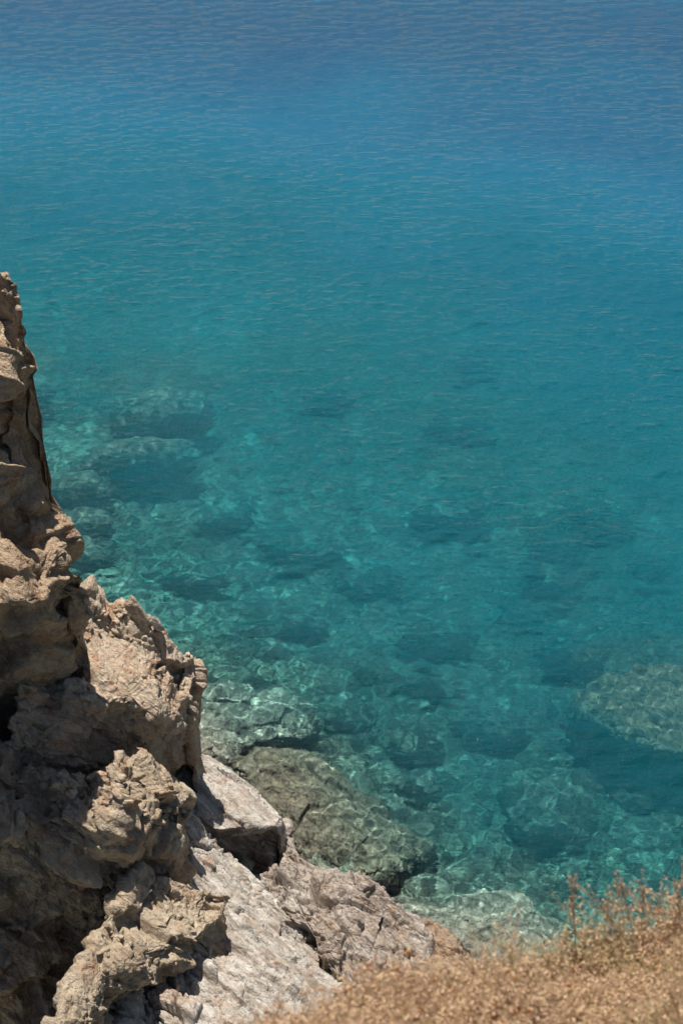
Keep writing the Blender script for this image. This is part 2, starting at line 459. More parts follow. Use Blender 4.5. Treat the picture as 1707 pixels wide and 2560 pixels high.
B = [
    [(60, 1380, 20.8j), (150, 1410, 20.8j), (215, 1450, 20.6j), (262, 1512, 20.5j), (335, 1535, 20.4j), (400, 1572, 20.4j), (455, 1640, 20.3j), (492, 1700, 20.2j)],
    [(80, 1500, 19.6j), (160, 1520, 19.6j), (225, 1540, 19.5j), (275, 1585, 19.4j), (335, 1610, 19.5j), (395, 1640, 19.6j), (450, 1690, 19.8j), (494, 1722, 19.9j)],
    [(60, 1640, 18.4j), (150, 1640, 18.4j), (220, 1640, 18.3j), (275, 1660, 18.3j), (335, 1690, 18.4j), (395, 1720, 18.7j), (440, 1750, 19.2j), (486, 1745, 19.8j)],
    [(40, 1760, 17.3j), (140, 1740, 17.4j), (215, 1722, 17.5j), (270, 1750, 17.35j), (330, 1752, 17.5j), (385, 1785, 17.9j), (430, 1800, 18.5j), (468, 1778, 19.3j)],
    [(20, 1840, 16.9j), (110, 1825, 16.9j), (190, 1800, 17.2j), (262, 1800, 17.45j), (325, 1800, 17.7j), (385, 1830, 18.1j), (425, 1850, 19.0j), (472, 1850, 20.1j)],
    [(0, 1900, 16.7j), (90, 1880, 16.6j), (160, 1850, 16.9j), (240, 1860, 17.35j), (320, 1870, 17.7j), (390, 1900, 18.2j), (430, 1920, 19.4j), (485, 1925, 20.4j)],
    [(0, 2010, 16.5j), (100, 1960, 16.5j), (170, 1940, 16.7j), (250, 1950, 16.9j), (330, 1980, 17.4j), (400, 2010, 18.5j), (450, 2040, 19.6j), (495, 2020, 20.4j)],
]
crock('ledge', B, .017, M_MID, lump=.3, block=.26, fine=.045, size=.95, crack=.05, seed=2, out=.05, stretch=2.0, strata=(.10, .7, .7, 1.8))

Cn = [
    [(-200, 1930, 16.8j), (60, 1940, 16.6j), (150, 1935, 16.5j), (240, 1935, 16.6j), (310, 1900, 16.9j), (375, 1955, 17.2j), (430, 1990, 17.8j), (475, 2045, 17.8j)],
    [(-200, 2000, 16.0j), (50, 2000, 16.0j), (140, 1990, 16.0j), (230, 1985, 16.0j), (305, 1965, 16.1j), (370, 2010, 16.5j), (420, 2055, 16.9j), (465, 2100, 16.9j)],
    [(-200, 2060, 15.2j), (40, 2050, 15.3j), (130, 2045, 15.5j), (225, 2050, 15.5j), (310, 2045, 15.6j), (370, 2085, 16.0j), (410, 2130, 16.2j), (440, 2170, 16.3j)],
    [(-200, 2120, 15.1j), (30, 2110, 15.2j), (120, 2100, 15.3j), (215, 2110, 15.3j), (300, 2110, 15.5j), (350, 2150, 16.0j), (385, 2190, 16.1j), (420, 2220, 16.1j)],
    [(-200, 2300, 14.8j), (20, 2280, 15.1j), (110, 2240, 15.2j), (190, 2250, 15.3j), (260, 2220, 15.5j), (310, 2240, 15.8j), (350, 2260, 16.0j), (390, 2280, 15.8j)],
    [(-200, 2480, 14.1j), (20, 2460, 14.2j), (90, 2430, 14.7j), (160, 2400, 15.1j), (220, 2370, 15.2j), (280, 2350, 15.5j), (320, 2340, 15.6j), (370, 2340, 15.3j)],
    [(-200, 2700, 13.5j), (20, 2700, 13.6j), (90, 2640, 13.8j), (150, 2560, 14.3j), (220, 2520, 14.7j), (280, 2480, 14.8j), (320, 2450, 15.0j), (370, 2420, 14.8j)],
]
crock('rubble_face', Cn, .017, M_RUB, lump=.4, block=.42, fine=.04, size=.8, crack=.05, seed=3, out=.05, knob=.15, stretch=1.3, strata=(.12, .5, 1, 2.0))

D = [
    [(330, 2225, 15.4j), (400, 2180, 15.8j), (480, 2195, 15.9j), (540, 2225, 15.9j), (552, 2260, 15.7j)],
    [(285, 2300, 14.6j), (360, 2260, 14.9j), (440, 2270, 15.0j), (510, 2280, 15.2j), (545, 2310, 15.3j)],
    [(220, 2400, 13.6j), (300, 2360, 13.9j), (390, 2340, 14.2j), (470, 2340, 14.4j), (535, 2370, 14.8j)],
    [(165, 2500, 12.7j), (240, 2450, 12.9j), (330, 2410, 13.6j), (430, 2400, 14.1j), (520, 2420, 14.7j)],
    [(110, 2620, 11.7j), (190, 2580, 11.9j), (290, 2500, 13.1j), (400, 2470, 14.5j), (510, 2480, 14.9j)],
    [(60, 2760, 10.8j), (160, 2740, 11.2j), (270, 2620, 13.0j), (390, 2560, 14.6j), (490, 2560, 14.8j)],
]
crock('spur', D, .015, M_RUB, lump=.2, block=.26, fine=.04, size=.8, crack=.05, seed=5, out=.05, stretch=1.6, strata=(.09, .6, .8, 2.4))

E_ = [
    [(300, 1940, 18.6j), (400, 1965, 18.6j), (475, 2020, 18.4j), (545, 2100, 18.1j), (605, 2160, 17.9j), (665, 2210, 17.7j), (745, 2290, 17.2j), (850, 2400, 16.3j), (1000, 2500, 15.3j)],
    [(300, 2060, 17.2j), (390, 2080, 17.3j), (455, 2120, 17.3j), (520, 2180, 17.1j), (590, 2230, 16.9j), (650, 2270, 16.8j), (735, 2350, 16.3j), (830, 2450, 15.5j), (960, 2580, 14.3j)],
    [(300, 2200, 16.1j), (370, 2220, 16.1j), (440, 2250, 16.1j), (520, 2290, 15.9j), (600, 2330, 15.6j), (660, 2370, 15.4j), (730, 2450, 14.8j), (810, 2560, 14.0j), (900, 2700, 13.0j)],
    [(300, 2400, 14.5j), (370, 2420, 14.4j), (450, 2440, 14.2j), (520, 2460, 14.1j), (590, 2480, 14.0j), (650, 2520, 13.7j), (700, 2600, 13.2j), (760, 2700, 12.6j), (850, 2850, 11.9j)],
    [(300, 2640, 12.8j), (370, 2650, 12.7j), (450, 2660, 12.5j), (520, 2680, 12.4j), (580, 2700, 12.3j), (640, 2740, 12.1j), (680, 2800, 11.8j), (720, 2900, 11.4j), (800, 3050, 10.8j)],
]
crock('pale_slab', E_, .016, M_PALE, lump=.12, block=.27, fine=.03, size=.9, crack=.10, seed=8, stretch=3.5, strata=(.085, 1, .3, 1.5), out=.05)

E2 = [
    [(440, 1880, 20.6j), (515, 1895, 20.6j), (580, 1935, 20.3j), (640, 1975, 20.1j), (688, 2025, 19.7j), (716, 2062, 19.3j)],
    [(430, 1950, 19.7j), (505, 1960, 19.6j), (560, 1990, 19.4j), (615, 2020, 19.2j), (665, 2050, 19.1j), (706, 2078, 19.0j)],
    [(420, 2020, 18.9j), (480, 2030, 18.8j), (535, 2075, 18.5j), (590, 2070, 18.6j), (650, 2068, 18.8j), (700, 2088, 18.9j)],
    [(430, 2060, 19.3j), (485, 2066, 19.2j), (540, 2085, 19.1j), (590, 2080, 19.2j), (650, 2078, 19.4j), (700, 2095, 19.3j)],
    [(450, 2110, 19.2j), (500, 2115, 19.2j), (550, 2130, 19.05j), (600, 2130, 19.05j), (650, 2130, 19.05j), (690, 2130, 19.05j)],
    [(450, 2200, 18.5j), (500, 2210, 18.3j), (550, 2240, 18.0j), (600, 2260, 17.9j), (650, 2280, 17.8j), (690, 2270, 17.8j)],
]
crock('upper_slab', E2, .013, M_PALE, lump=.08, block=.13, fine=.03, size=.7, crack=.03, seed=9, stretch=4, strata=(.04, 1, .3, 2.4), out=.03)

F = [
    [(706, 2070, 0.1), (735, 2118, .35), (775, 2150, .4), (850, 2185, .45), (915, 2180, .75), (965, 2225, .6), (1010, 2285, .4), (1075, 2360, .25)],
    [(712, 2120, 0.2), (740, 2160, .6), (750, 2185, .8), (825, 2220, .9), (890, 2230, 1.0), (945, 2270, .8), (995, 2320, .6), (1080, 2400, .4)],
    [(660, 2205, 0.4), (700, 2205, .9), (735, 2235, 1.1), (810, 2275, 1.1), (880, 2290, 1.1), (940, 2340, .9), (1000, 2400, .8), (1080, 2460, .7)],
    [(600, 2240, 0.5), (690, 2260, 1.0), (760, 2320, 1.1), (830, 2370, 1.2), (890, 2400, 1.2), (950, 2440, 1.1), (1010, 2490, 1.0), (1080, 2540, .9)],
    [(640, 2400, .6), (750, 2400, .8), (840, 2470, 1.0), (900, 2520, 1.1), (950, 2560, 1.2), (1000, 2600, 1.2), (1060, 2640, 1.1), (1120, 2690, 1.0)],
]
crock('layered_slabs', F, .013, M_LOW, lump=.12, block=.36, fine=.04, size=.8, crack=.10, seed=12, stretch=3.0, strata=(.13, 1, .5, 1.9), out=.05)

G_ = [
    [(960, 2290, -.3), (1050, 2315, .05), (1130, 2350, .12), (1200, 2390, .1), (1250, 2430, -.2)],
    [(980, 2340, .1), (1060, 2360, .3), (1130, 2390, .4), (1200, 2420, .3), (1260, 2470, .1)],
    [(1000, 2420, .5), (1070, 2440, .6), (1140, 2460, .6), (1200, 2480, .5), (1280, 2520, .3)],
    [(1020, 2540, .7), (1090, 2560, .7), (1160, 2570, .7), (1230, 2580, .6), (1300, 2620, .5)],
]
crock('low_shore_rock', G_, .015, M_SHORE, lump=.15, block=.22, fine=.04, size=.5, crack=.04, seed=14, out=.1, drop=-2)
print('cliff', time.time() - T0)

# ------------------------------------------------------------------ boulders under the water and stones
def boulder(name, px, py, w, h, depth, mt, seed, tall=.5, ang=0.0, sub=1.0, group=None, label=None, lumpy=.3, cat='boulder', sink=.25):
    for _ in range(6):
        c = P(px, py, -depth)
        depth = float(-seabed_z(c[:1], c[1:2])[0]) - (.1 + .45 * min(.0085 * w, .0115 * h) * min(.9, tall * 1.6)) - (1.0 if py < 1200 and px < 500 else .6 if py < 1330 and px < 500 else .3 if py < 1500 else .12)
        depth = max(.5, depth)
    dist = np.linalg.norm(c - CAM); mpp = dist * .36 / 1280
    rx = w * mpp; ry = h * mpp * dist / (24 + depth) * 1.05
    rz = min(rx, ry) * min(.9, tall * 1.6) * (1.5 if py < 1330 else 1)
    n = max(24, min(150, int(rx * 2.2 / (.03 * sub))))
    u = np.linspace(0, 2 * math.pi, 2 * n, endpoint=False); v = np.linspace(.001, math.pi - .001, n)
    V, U = np.meshgrid(v, u, indexing='ij')
    D_ = np.stack([np.sin(V) * np.cos(U), np.sin(V) * np.sin(U), np.cos(V)], -1).reshape(-1, 3)
    D_ = np.sign(D_) * np.abs(D_) ** .68
    D_ /= np.maximum(np.linalg.norm(D_, axis=1), .95)[:, None]
    sc = (rx * ry * rz) ** (1 / 3)
    q = D_ * np.array((rx, ry, rz)) / sc
    r = 1 + lumpy * fbm(q * 1.1 + seed * 5.1, 3) + .25 * lumpy * (voronoi(q * 2.2 + seed)[2][:, 3] - .5) + .10 * lumpy * fbm(q * 6 + seed, 3, True)
    p = D_ * np.array((rx, ry, rz)) * r[:, None]
    ca, sa = math.cos(ang), math.sin(ang)
    p = np.stack([p[:, 0] * ca - p[:, 1] * sa, p[:, 0] * sa + p[:, 1] * ca, p[:, 2]], 1)
    m = 2 * n
    i = np.arange(n * m).reshape(n, m)
    q4 = np.stack([i[:-1], np.roll(i, -1, 1)[:-1], np.roll(i, -1, 1)[1:], i[1:]], -1).reshape(-1, 4)[:, ::-1]
    o = mesh_obj(name, p, q4, mt); o.location = tuple(c)
    o.cycles.is_caustics_receiver = True
    tag(o, label, cat, group)
    SUNK.append(o)
    return o

SUNK = []
GB = 'boulders under the water'
BL = [
    (405, 1040, 125, 46, 5.0, M_BOUL, .55, 'largest submerged boulder of the far pair on the left, rounded and furthest out'),
    (350, 1150, 138, 38, 4.6, M_BOUL, .6, 'long submerged boulder with dark shadow just below the furthest large one'),
    (190, 1225, 100, 30, 4.0, M_BOUL, .6, 'submerged boulder touching the cliff edge, left of the bright gap'),
    (205, 1312, 80, 28, 3.4, M_BOUL, .5, 'greenish submerged boulder beside the pitted brown cliff'),
    (215, 1382, 70, 30, 3.0, M_BOUL, .5, 'dark submerged boulder right above the stepped cliff outcrop'),
    (95, 985, 42, 24, 5.0, M_BOUL, .6, 'small dark submerged boulder peeping from behind the upper crag'),
    (1140, 1078, 85, 20, 4.6, M_BOUL, .5, 'thin dark submerged boulder far out right of centre'),
    (1120, 1292, 95, 32, 3.9, M_BOUL, .6, 'submerged boulder with dark front edge in the middle of the bay'),
    (755, 1368, 100, 30, 3.6, M_BOUL, .6, 'flat olive submerged boulder with ragged shadow left of centre'),
    (925, 1452, 82, 32, 3.3, M_BOUL, .6, 'rounded submerged boulder at the middle right of the ragged one'),
    (560, 1300, 70, 20, 4.0, M_BOUL, .5, 'faint submerged boulder between the cliff and the middle of the bay'),
    (490, 1440, 95, 26, 3.4, M_BOUL, .5, 'low broken submerged boulder above the standing stone'),
    (1400, 1375, 80, 32, 3.7, M_BOUL, .5, 'greyish round submerged boulder upper right of the bay'),
    (1375, 1452, 75, 30, 3.4, M_BOUL, .45, 'grey submerged boulder just below the round greyish one'),
    (1625, 1420, 48, 20, 3.6, M_BOUL, .6, 'little dark submerged boulder near the right edge'),
    (1500, 1300, 70, 28, 4.0, M_BOUL, .4, 'faint submerged boulder far right above the little dark one'),
    (1418, 1640, 78, 42, 2.9, M_BOUL, .7, 'grey submerged boulder touching the left shoulder of the biggest one'),
    (1085, 1722, 68, 22, 3.0, M_BOUL, .8, 'small overhanging submerged boulder with black front'),
    (945, 1690, 46, 18, 3.0, M_BOUL, .6, 'small dark submerged stone left of the black fronted one'),
    (1030, 1858, 66, 38, 2.8, M_BOUL, .35, 'low pale submerged boulder above the tip of the brown rock shelf'),
    (1365, 2025, 105, 80, 2.7, M_BOUL, .42, 'broad flat submerged rock in the turquoise right of the brown shelf'),
    (1225, 1818, 90, 42, 2.9, M_BOUL, .3, 'low olive submerged rock between the brown shelf and the biggest boulder'),
    (880, 1800, 70, 28, 2.6, M_BOUL, .6, 'dark submerged boulder off the corner of the pale shelf'),
    (1040, 1955, 54, 24, 2.8, M_BOUL, .4, 'small submerged stone above the tip of the long brown shelf'),
    (1590, 1985, 60, 26, 2.9, M_BOUL, .4, 'submerged rubble stone below the shadow of the biggest boulder'),
    (1085, 1610, 95, 30, 3.1, M_BOUL, .45, 'olive submerged rock above the black fronted boulder'),
    (1300, 1540, 60, 18, 3.3, M_BOUL, .6, 'narrow dark submerged stone above the greyish shoulder boulder'),
    (700, 1560, 110, 26, 3.1, M_BOUL, .35, 'wide low submerged rock above the pale shelf'),
    (820, 1000, 60, 16, 5.4, M_BOUL, .5, 'very faint submerged boulder far out in the centre'),
    (1190, 915, 60, 14, 6.0, M_BOUL, .5, 'faintest submerged boulder furthest out on the right'),
]
for k, (px, py, w, h, dp, mt, tall, lab) in enumerate(BL):
    boulder('submerged_boulder', px, py, w, h, dp, mt, k + 1, tall, ang=.1 * math.sin(k * 2.1), group=GB, label=lab)

def shelf(name, net, mt, label, **k):
    o = rock(name, net, .02, mt, None, **k)
    tag(o, label, 'rock shelf' if 'shelf' in name else 'boulder')
    SUNK.append(o)
    return o

shelf('submerged_boulder', [
    [(1435, 1735, -1.42), (1500, 1690, -1.12), (1570, 1672, -0.89), (1640, 1664, -0.82), (1710, 1672, -0.82), (1800, 1690, -0.97)],
    [(1440, 1765, -1.34), (1510, 1740, -0.89), (1580, 1730, -0.74), (1650, 1730, -0.67), (1720, 1740, -0.67), (1820, 1760, -0.74)],
    [(1450, 1795, -1.42), (1520, 1800, -0.97), (1590, 1810, -0.74), (1660, 1820, -0.67), (1730, 1840, -0.67), (1830, 1850, -0.74)],
    [(1470, 1815, -1.63), (1540, 1845, -1.19), (1610, 1870, -0.97), (1670, 1885, -0.89), (1730, 1895, -0.82), (1830, 1900, -0.89)],
    [(1490, 1830, -2.30), (1555, 1870, -2.30), (1620, 1900, -2.30), (1690, 1920, -2.30), (1760, 1940, -2.30), (1840, 1950, -2.30)],
], M_BOUL2, 'huge grey brown submerged boulder with deep blue shadow cut by the right edge', lump=.15, block=.14, fine=.05, size=.8, drop=-4, out=.1, seed=21, stretch=1.2)

shelf('rock_shelf', [
    [(560, 1900, -.9), (620, 1880, -.7), (700, 1868, -.6), (775, 1862, -.7), (830, 1910, -.9), (880, 1965, -1.0), (960, 2010, -1.1), (1030, 2070, -1.2), (1088, 2125, -1.6)],
    [(600, 1950, -.7), (660, 1940, -.4), (730, 1935, -.5), (800, 1945, -.6), (860, 1990, -.7), (910, 2030, -.8), (970, 2070, -.8), (1030, 2110, -1.0), (1080, 2140, -1.6)],
    [(650, 2010, -.5), (710, 2010, -.3), (770, 2010, -.4), (830, 2030, -.5), (880, 2070, -.6), (930, 2100, -.7), (980, 2120, -.7), (1025, 2140, -1.0), (1060, 2160, -1.6)],
    [(700, 2080, -.4), (750, 2080, -.3), (800, 2090, -.35), (850, 2110, -.4), (895, 2140, -.5), (935, 2160, -.6), (975, 2170, -.7), (1010, 2175, -1.0), (1035, 2185, -1.7)],
    [(740, 2130, -.3), (790, 2140, -.35), (830, 2150, -.4), (870, 2170, -.5), (905, 2190, -.6), (935, 2205, -.7), (965, 2210, -.9), (990, 2210, -1.3), (1010, 2215, -2.0)],
    [(760, 2180, -.6), (800, 2190, -.7), (840, 2200, -.8), (880, 2215, -1.0), (910, 2230, -1.3), (940, 2245, -1.8), (965, 2250, -2.0), (985, 2250, -2.4), (1000, 2250, -2.8)],
], M_SHELF, 'long brown mottled rock shelf under shallow water beside the pale slab', lump=.22, block=.16, fine=.05, size=.7, drop=-3.5, out=.1, seed=22, stretch=1.2)

shelf('rock_shelf', [
    [(430, 1680, -.9), (520, 1690, -1.1), (600, 1705, -1.3), (680, 1715, -1.4), (740, 1745, -1.5), (790, 1800, -1.7)],
    [(440, 1740, -.7), (520, 1740, -.8), (600, 1750, -1.0), (680, 1770, -1.1), (735, 1790, -1.3), (790, 1830, -1.7)],
    [(450, 1810, -.5), (520, 1800, -.7), (590, 1810, -.9), (660, 1830, -1.1), (720, 1845, -1.3), (770, 1850, -1.8)],
    [(460, 1890, -.3), (530, 1870, -.6), (590, 1870, -1.0), (640, 1870, -1.3), (700, 1865, -1.7), (750, 1865, -2.2)],
    [(480, 1960, -.3), (540, 1930, -.7), (590, 1910, -1.3), (640, 1895, -1.8), (690, 1885, -2.2), (740, 1880, -2.6)],
], M_BOUL3, 'pale green rock shelf under shallow water right of the cliff overhang', lump=.22, block=.2, fine=.05, size=.7, drop=-3.5, out=.1, seed=23, stretch=1.2)

shelf('rock_shelf', [
    [(985, 2250, -1.2), (1080, 2250, -1.0), (1170, 2235, -.9), (1250, 2225, -.9), (1310, 2250, -1.0), (1360, 2290, -1.2), (1430, 2330, -1.4)],
    [(970, 2280, -.6), (1070, 2290, -.5), (1160, 2290, -.45), (1240, 2290, -.5), (1310, 2310, -.6), (1370, 2350, -.8), (1440, 2380, -1.0)],
    [(980, 2330, -.2), (1060, 2350, -.15), (1150, 2360, -.15), (1240, 2370, -.25), (1320, 2390, -.35), (1390, 2420, -.5), (1470, 2450, -.7)],
    [(1000, 2420, -.1), (1080, 2440, -.1), (1160, 2450, -.1), (1250, 2460, -.15), (1340, 2480, -.2), (1420, 2510, -.3), (1500, 2540, -.4)],
], M_BOUL3, 'pale rippled rock shelf under shallow water behind the dry scrub', lump=.16, block=.14, fine=.04, size=.5, drop=-3, out=.1, seed=24, stretch=1.2)

WB, WB2 = .155, .010
ys = []
y = 9.0
while y < 110:
    ys.append(y); y += (24 ** 2 + y ** 2) / 24 * .00085
ys = np.array(ys)
ss = np.linspace(-1, 1, 900)
Y, Xs = np.meshgrid(ys, ss, indexing='ij'); X = Xs * (4.5 + Y * .30)
Z = waves(X, Y)
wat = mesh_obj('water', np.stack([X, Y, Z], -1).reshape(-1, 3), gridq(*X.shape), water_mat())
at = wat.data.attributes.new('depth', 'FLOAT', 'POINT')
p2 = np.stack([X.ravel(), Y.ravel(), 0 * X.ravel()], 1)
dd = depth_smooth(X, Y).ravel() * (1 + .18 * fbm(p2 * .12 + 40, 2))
# where boulders and shelves rise from the bed the water over them is shallower
from mathutils.bvhtree import BVHTree
from mathutils import Vector
gx = np.linspace(-14, 14, 280); gy = np.linspace(13, 46, 330)
TOP = np.full((330, 280), -99.0)
for ob in SUNK:
    n_ = len(ob.data.vertices); co_ = np.empty(n_ * 3, np.float32); ob.data.vertices.foreach_get('co', co_)
    co_ = co_.reshape(-1, 3) + np.array(ob.location)
    ix = np.rint((co_[:, 0] + 14) / .1004).astype(int); iy = np.rint((co_[:, 1] - 13) / .1003).astype(int)
    ok = (ix >= 0) & (ix < 280) & (iy >= 0) & (iy < 330)
    np.maximum.at(TOP, (iy[ok], ix[ok]), co_[ok, 2])
GX, GY = np.meshgrid(gx, gy)
base_ = -depth_smooth(GX, GY)
for _ in range(5):
    T2 = TOP.copy()
    for ay, ax in ((1, 0), (-1, 0), (0, 1), (0, -1)): T2 = np.maximum(T2, np.roll(TOP, (ay, ax), (0, 1)) - .02)
    TOP = T2
rise = np.clip(np.maximum(TOP, base_) - base_, 0, None)
for _ in range(12):
    rise[1:-1, 1:-1] = (rise[1:-1, 1:-1] * 2 + rise[:-2, 1:-1] + rise[2:, 1:-1] + rise[1:-1, :-2] + rise[1:-1, 2:]) / 6
fx = np.clip((X.ravel() + 14) / 28 * 279, 0, 278.99); fy = np.clip((Y.ravel() - 13) / 33 * 329, 0, 328.99)
ix = fx.astype(int); iy = fy.astype(int); fx -= ix; fy -= iy
rr = (rise[iy, ix] * (1 - fx) + rise[iy, ix + 1] * fx) * (1 - fy) + (rise[iy + 1, ix] * (1 - fx) + rise[iy + 1, ix + 1] * fx) * fy
inside = (np.abs(X.ravel()) < 13.9) & (Y.ravel() < 45.9) & (Y.ravel() > 13.1)
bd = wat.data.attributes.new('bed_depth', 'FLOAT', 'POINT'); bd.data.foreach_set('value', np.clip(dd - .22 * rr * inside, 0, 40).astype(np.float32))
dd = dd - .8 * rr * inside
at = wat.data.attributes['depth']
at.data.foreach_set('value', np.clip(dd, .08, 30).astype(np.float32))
tag(wat, kind='structure', label='clear rippled sea water, turquoise near the rocks and blue further out')
wat.cycles.is_caustics_caster = True
print('water', len(Z.ravel()), time.time() - T0)

print('boulders', time.time() - T0)

# stones lying on the ledges
def stone(name, px, py, w, h, v, mt, seed, label, tall=.9, tilt=(0, 0, 0), group=None, cat='stone', sz=None):
    c = P(px, py, v)
    mpp = np.linalg.norm(c - CAM) * .36 / 1280
    n = 22
    u = np.linspace(0, 2 * math.pi, 2 * n, endpoint=False); vv = np.linspace(.001, math.pi - .001, n)
    V, U = np.meshgrid(vv, u, indexing='ij')
    D_ = np.stack([np.sin(V) * np.cos(U), np.sin(V) * np.sin(U), np.cos(V)], -1).reshape(-1, 3)
    D_ = np.sign(D_) * np.abs(D_) ** .75
    r = 1 + .30 * fbm(D_ * 1.2 + seed * 3.3, 3) + .22 * (voronoi(D_ * 1.6 + seed)[2][:, 3] - .5)
    p = D_ * r[:, None] * np.array((w * mpp, min(w, h) * mpp * tall, h * mpp))
    m = 2 * n
    i = np.arange(n * m).reshape(n, m)
    q4 = np.stack([i[:-1], np.roll(i, -1, 1)[:-1], np.roll(i, -1, 1)[1:], i[1:]], -1).reshape(-1, 4)[:, ::-1]
    o = mesh_obj(name, p, q4, mt); o.location = tuple(c); o.rotation_euler = tilt
    tag(o, label, cat, group)
    return o

stone('standing_stone', 346, 1540, 19, 50, 20.0j, M_MID, 3, 'upright rounded finger of pale stone standing on the ledge crest', tall=.7, tilt=(-.25, rad(-22), .2), cat='stone')
stone('standing_stone', 392, 1560, 10, 24, 20.0j, M_PALE, 5, 'small pale pointed stone on the crest right of the upright finger', tilt=(0, rad(-25), 0), cat='stone')
stone('boulder', 300, 1528, 20, 26, 20.1j, M_UP, 6, 'pinkish broken rock lump left of the upright finger stone', tilt=(0, rad(15), 0), cat='stone')

bpy.context.view_layer.update()
trees = []
for ob in cliff.children:
    me = ob.data
    co_ = np.empty(len(me.vertices) * 3, np.float32); me.vertices.foreach_get('co', co_)
    fi = np.empty(len(me.loops), np.int32); me.loops.foreach_get('vertex_index', fi)
    trees.append(BVHTree.FromPolygons(co_.reshape(-1, 3).tolist(), fi.reshape(-1, 4).tolist()))
def hit(px, py):
    d_ = Vector(ray(px, py)).normalized(); best = None
    for tr in trees:
        h = tr.ray_cast(Vector(CAM), d_)
        if h[0] is not None and (best is None or h[3] < best[3]): best = h
    return best
rs = np.random.RandomState(21)
ZONES = [
    ('pale chip of broken stone in the rubble on the middle ledge', 'loose stones on the middle ledge', (130, 1935, 330, 2030), 46, (5, 13), M_MID),
    ('brownish stone lodged in the rubble beside the dark overhang', 'loose stones beside the overhang', (330, 1950, 470, 2080), 22, (6, 17), M_RUB),
    ('reddish flake of rock lying on the outcrop below the crest', 'loose flakes below the crest', (210, 1480, 330, 1600), 26, (4, 10), M_MID),
    ('small dusty stone lying in the shade under the crag', 'loose stones in the shade under the crag', (20, 1780, 140, 1960), 20, (5, 13), M_RUB),
    ('small brown stone stuck on the broken spur', 'loose stones on the spur', (180, 2260, 480, 2480), 18, (5, 12), M_RUB),
]
for lab, grp, (x0, y0, x1, y1), cnt, (s0, s1), mm in ZONES:
    protos = []
    for k in range(cnt):
        px, py = rs.uniform(x0, x1), rs.uniform(y0, y1); h = hit(px, py)
        if h is None: continue
        sz = rs.uniform(s0, s1) * (h[3] * .36 / 1280) * 1.0
        n = 9
        u = np.linspace(0, 2 * math.pi, 2 * n, endpoint=False); vv = np.linspace(.001, math.pi - .001, n)
        V, U = np.meshgrid(vv, u, indexing='ij')
        D_ = np.stack([np.sin(V) * np.cos(U), np.sin(V) * np.sin(U), np.cos(V)], -1).reshape(-1, 3)
        # cut by random planes into an angular chip
        r_ = np.full(len(D_), 9.0)
        for q_ in range(9):
            pn = rs.normal(size=3); pn /= np.linalg.norm(pn)
            dt = D_ @ pn; r_ = np.where(dt > .05, np.minimum(r_, rs.uniform(.6, 1.1) / np.maximum(dt, .05)), r_)
        r_ = np.minimum(r_, 1.3)
        p = D_ * r_[:, None] * np.array((rs.uniform(.9, 1.4), rs.uniform(.6, 1), rs.uniform(.35, .75))) * sz
        m_ = 2 * n; i_ = np.arange(n * m_).reshape(n, m_)
        q4 = np.stack([i_[:-1], np.roll(i_, -1, 1)[:-1], np.roll(i_, -1, 1)[1:], i_[1:]], -1).reshape(-1, 4)[:, ::-1]
        o = mesh_obj('loose_stone', p, q4, mm, smooth=False)
        o.location = h[0] + h[1] * sz * .2 if h[1].dot(Vector(CAM) - h[0]) > 0 else h[0] - h[1] * sz * .2
        o.rotation_euler = tuple(rs.uniform(-.6, .6, 3) + np.array((0, .3, rs.uniform(0, 6))))
        tag(o, lab, 'stone', grp)
print('stones', time.time() - T0)
# ------------------------------------------------------------------ the near hillside and its dry scrub
M_SOIL = plain('dry_soil', (.13, .09, .055), var=.4, sc=12)
HN = [
    [(560, 2760, 1.9j), (720, 2660, 2.15j), (900, 2560, 2.35j), (1100, 2520, 2.5j), (1300, 2490, 2.65j), (1500, 2420, 2.8j), (1700, 2370, 2.9j), (2100, 2300, 3.0j)],
    [(560, 2860, 1.6j), (720, 2760, 1.8j), (900, 2680, 1.95j), (1100, 2640, 2.1j), (1300, 2600, 2.25j), (1500, 2540, 2.4j), (1700, 2500, 2.5j), (2100, 2440, 2.6j)],
    [(560, 3100, 1.2j), (720, 3050, 1.3j), (900, 2950, 1.45j), (1100, 2900, 1.55j), (1300, 2850, 1.7j), (1500, 2800, 1.8j), (1700, 2760, 1.9j), (2100, 2700, 2.0j)],
]
HC = np.array([[P(*c) for c in r] for r in HN])
HC = np.concatenate([HC[:1] * 1, HC, HC[-1:] + np.array((0, -3.0, .3))], 0)
HC[0, :, 2] = -2
tv = np.concatenate([np.linspace(0, 1, 12)[:-1], np.linspace(1, 3, 60), np.linspace(3, 4, 20)[1:]])
GH = interp(HC, tv, 0); GH = interp(GH.transpose(1, 0, 2), np.linspace(0, 7, 120), 1).transpose(1, 0, 2).copy()
GH[11:, :, 2] += .05 * fbm(GH[11:].reshape(-1, 3) * 3, 3).reshape(GH[11:].shape[:2])
hs = mesh_obj('hillside', GH.reshape(-1, 3), gridq(*GH.shape[:2]), M_SOIL)
tag(hs, kind='structure', label='dry soil slope below the near scrub')

PM = [plain('dry_stem', (.72, .49, .31), var=.3, trans=.3), plain('straw', (.80, .59, .37), var=.25, trans=.4), plain('olive_leaf', (.52, .47, .22), var=.3, trans=.4),
      plain('pinkish_seed_head', (.80, .56, .40), var=.2, trans=.45), plain('rusty_seed_head', (.64, .33, .15), var=.3, trans=.35)]

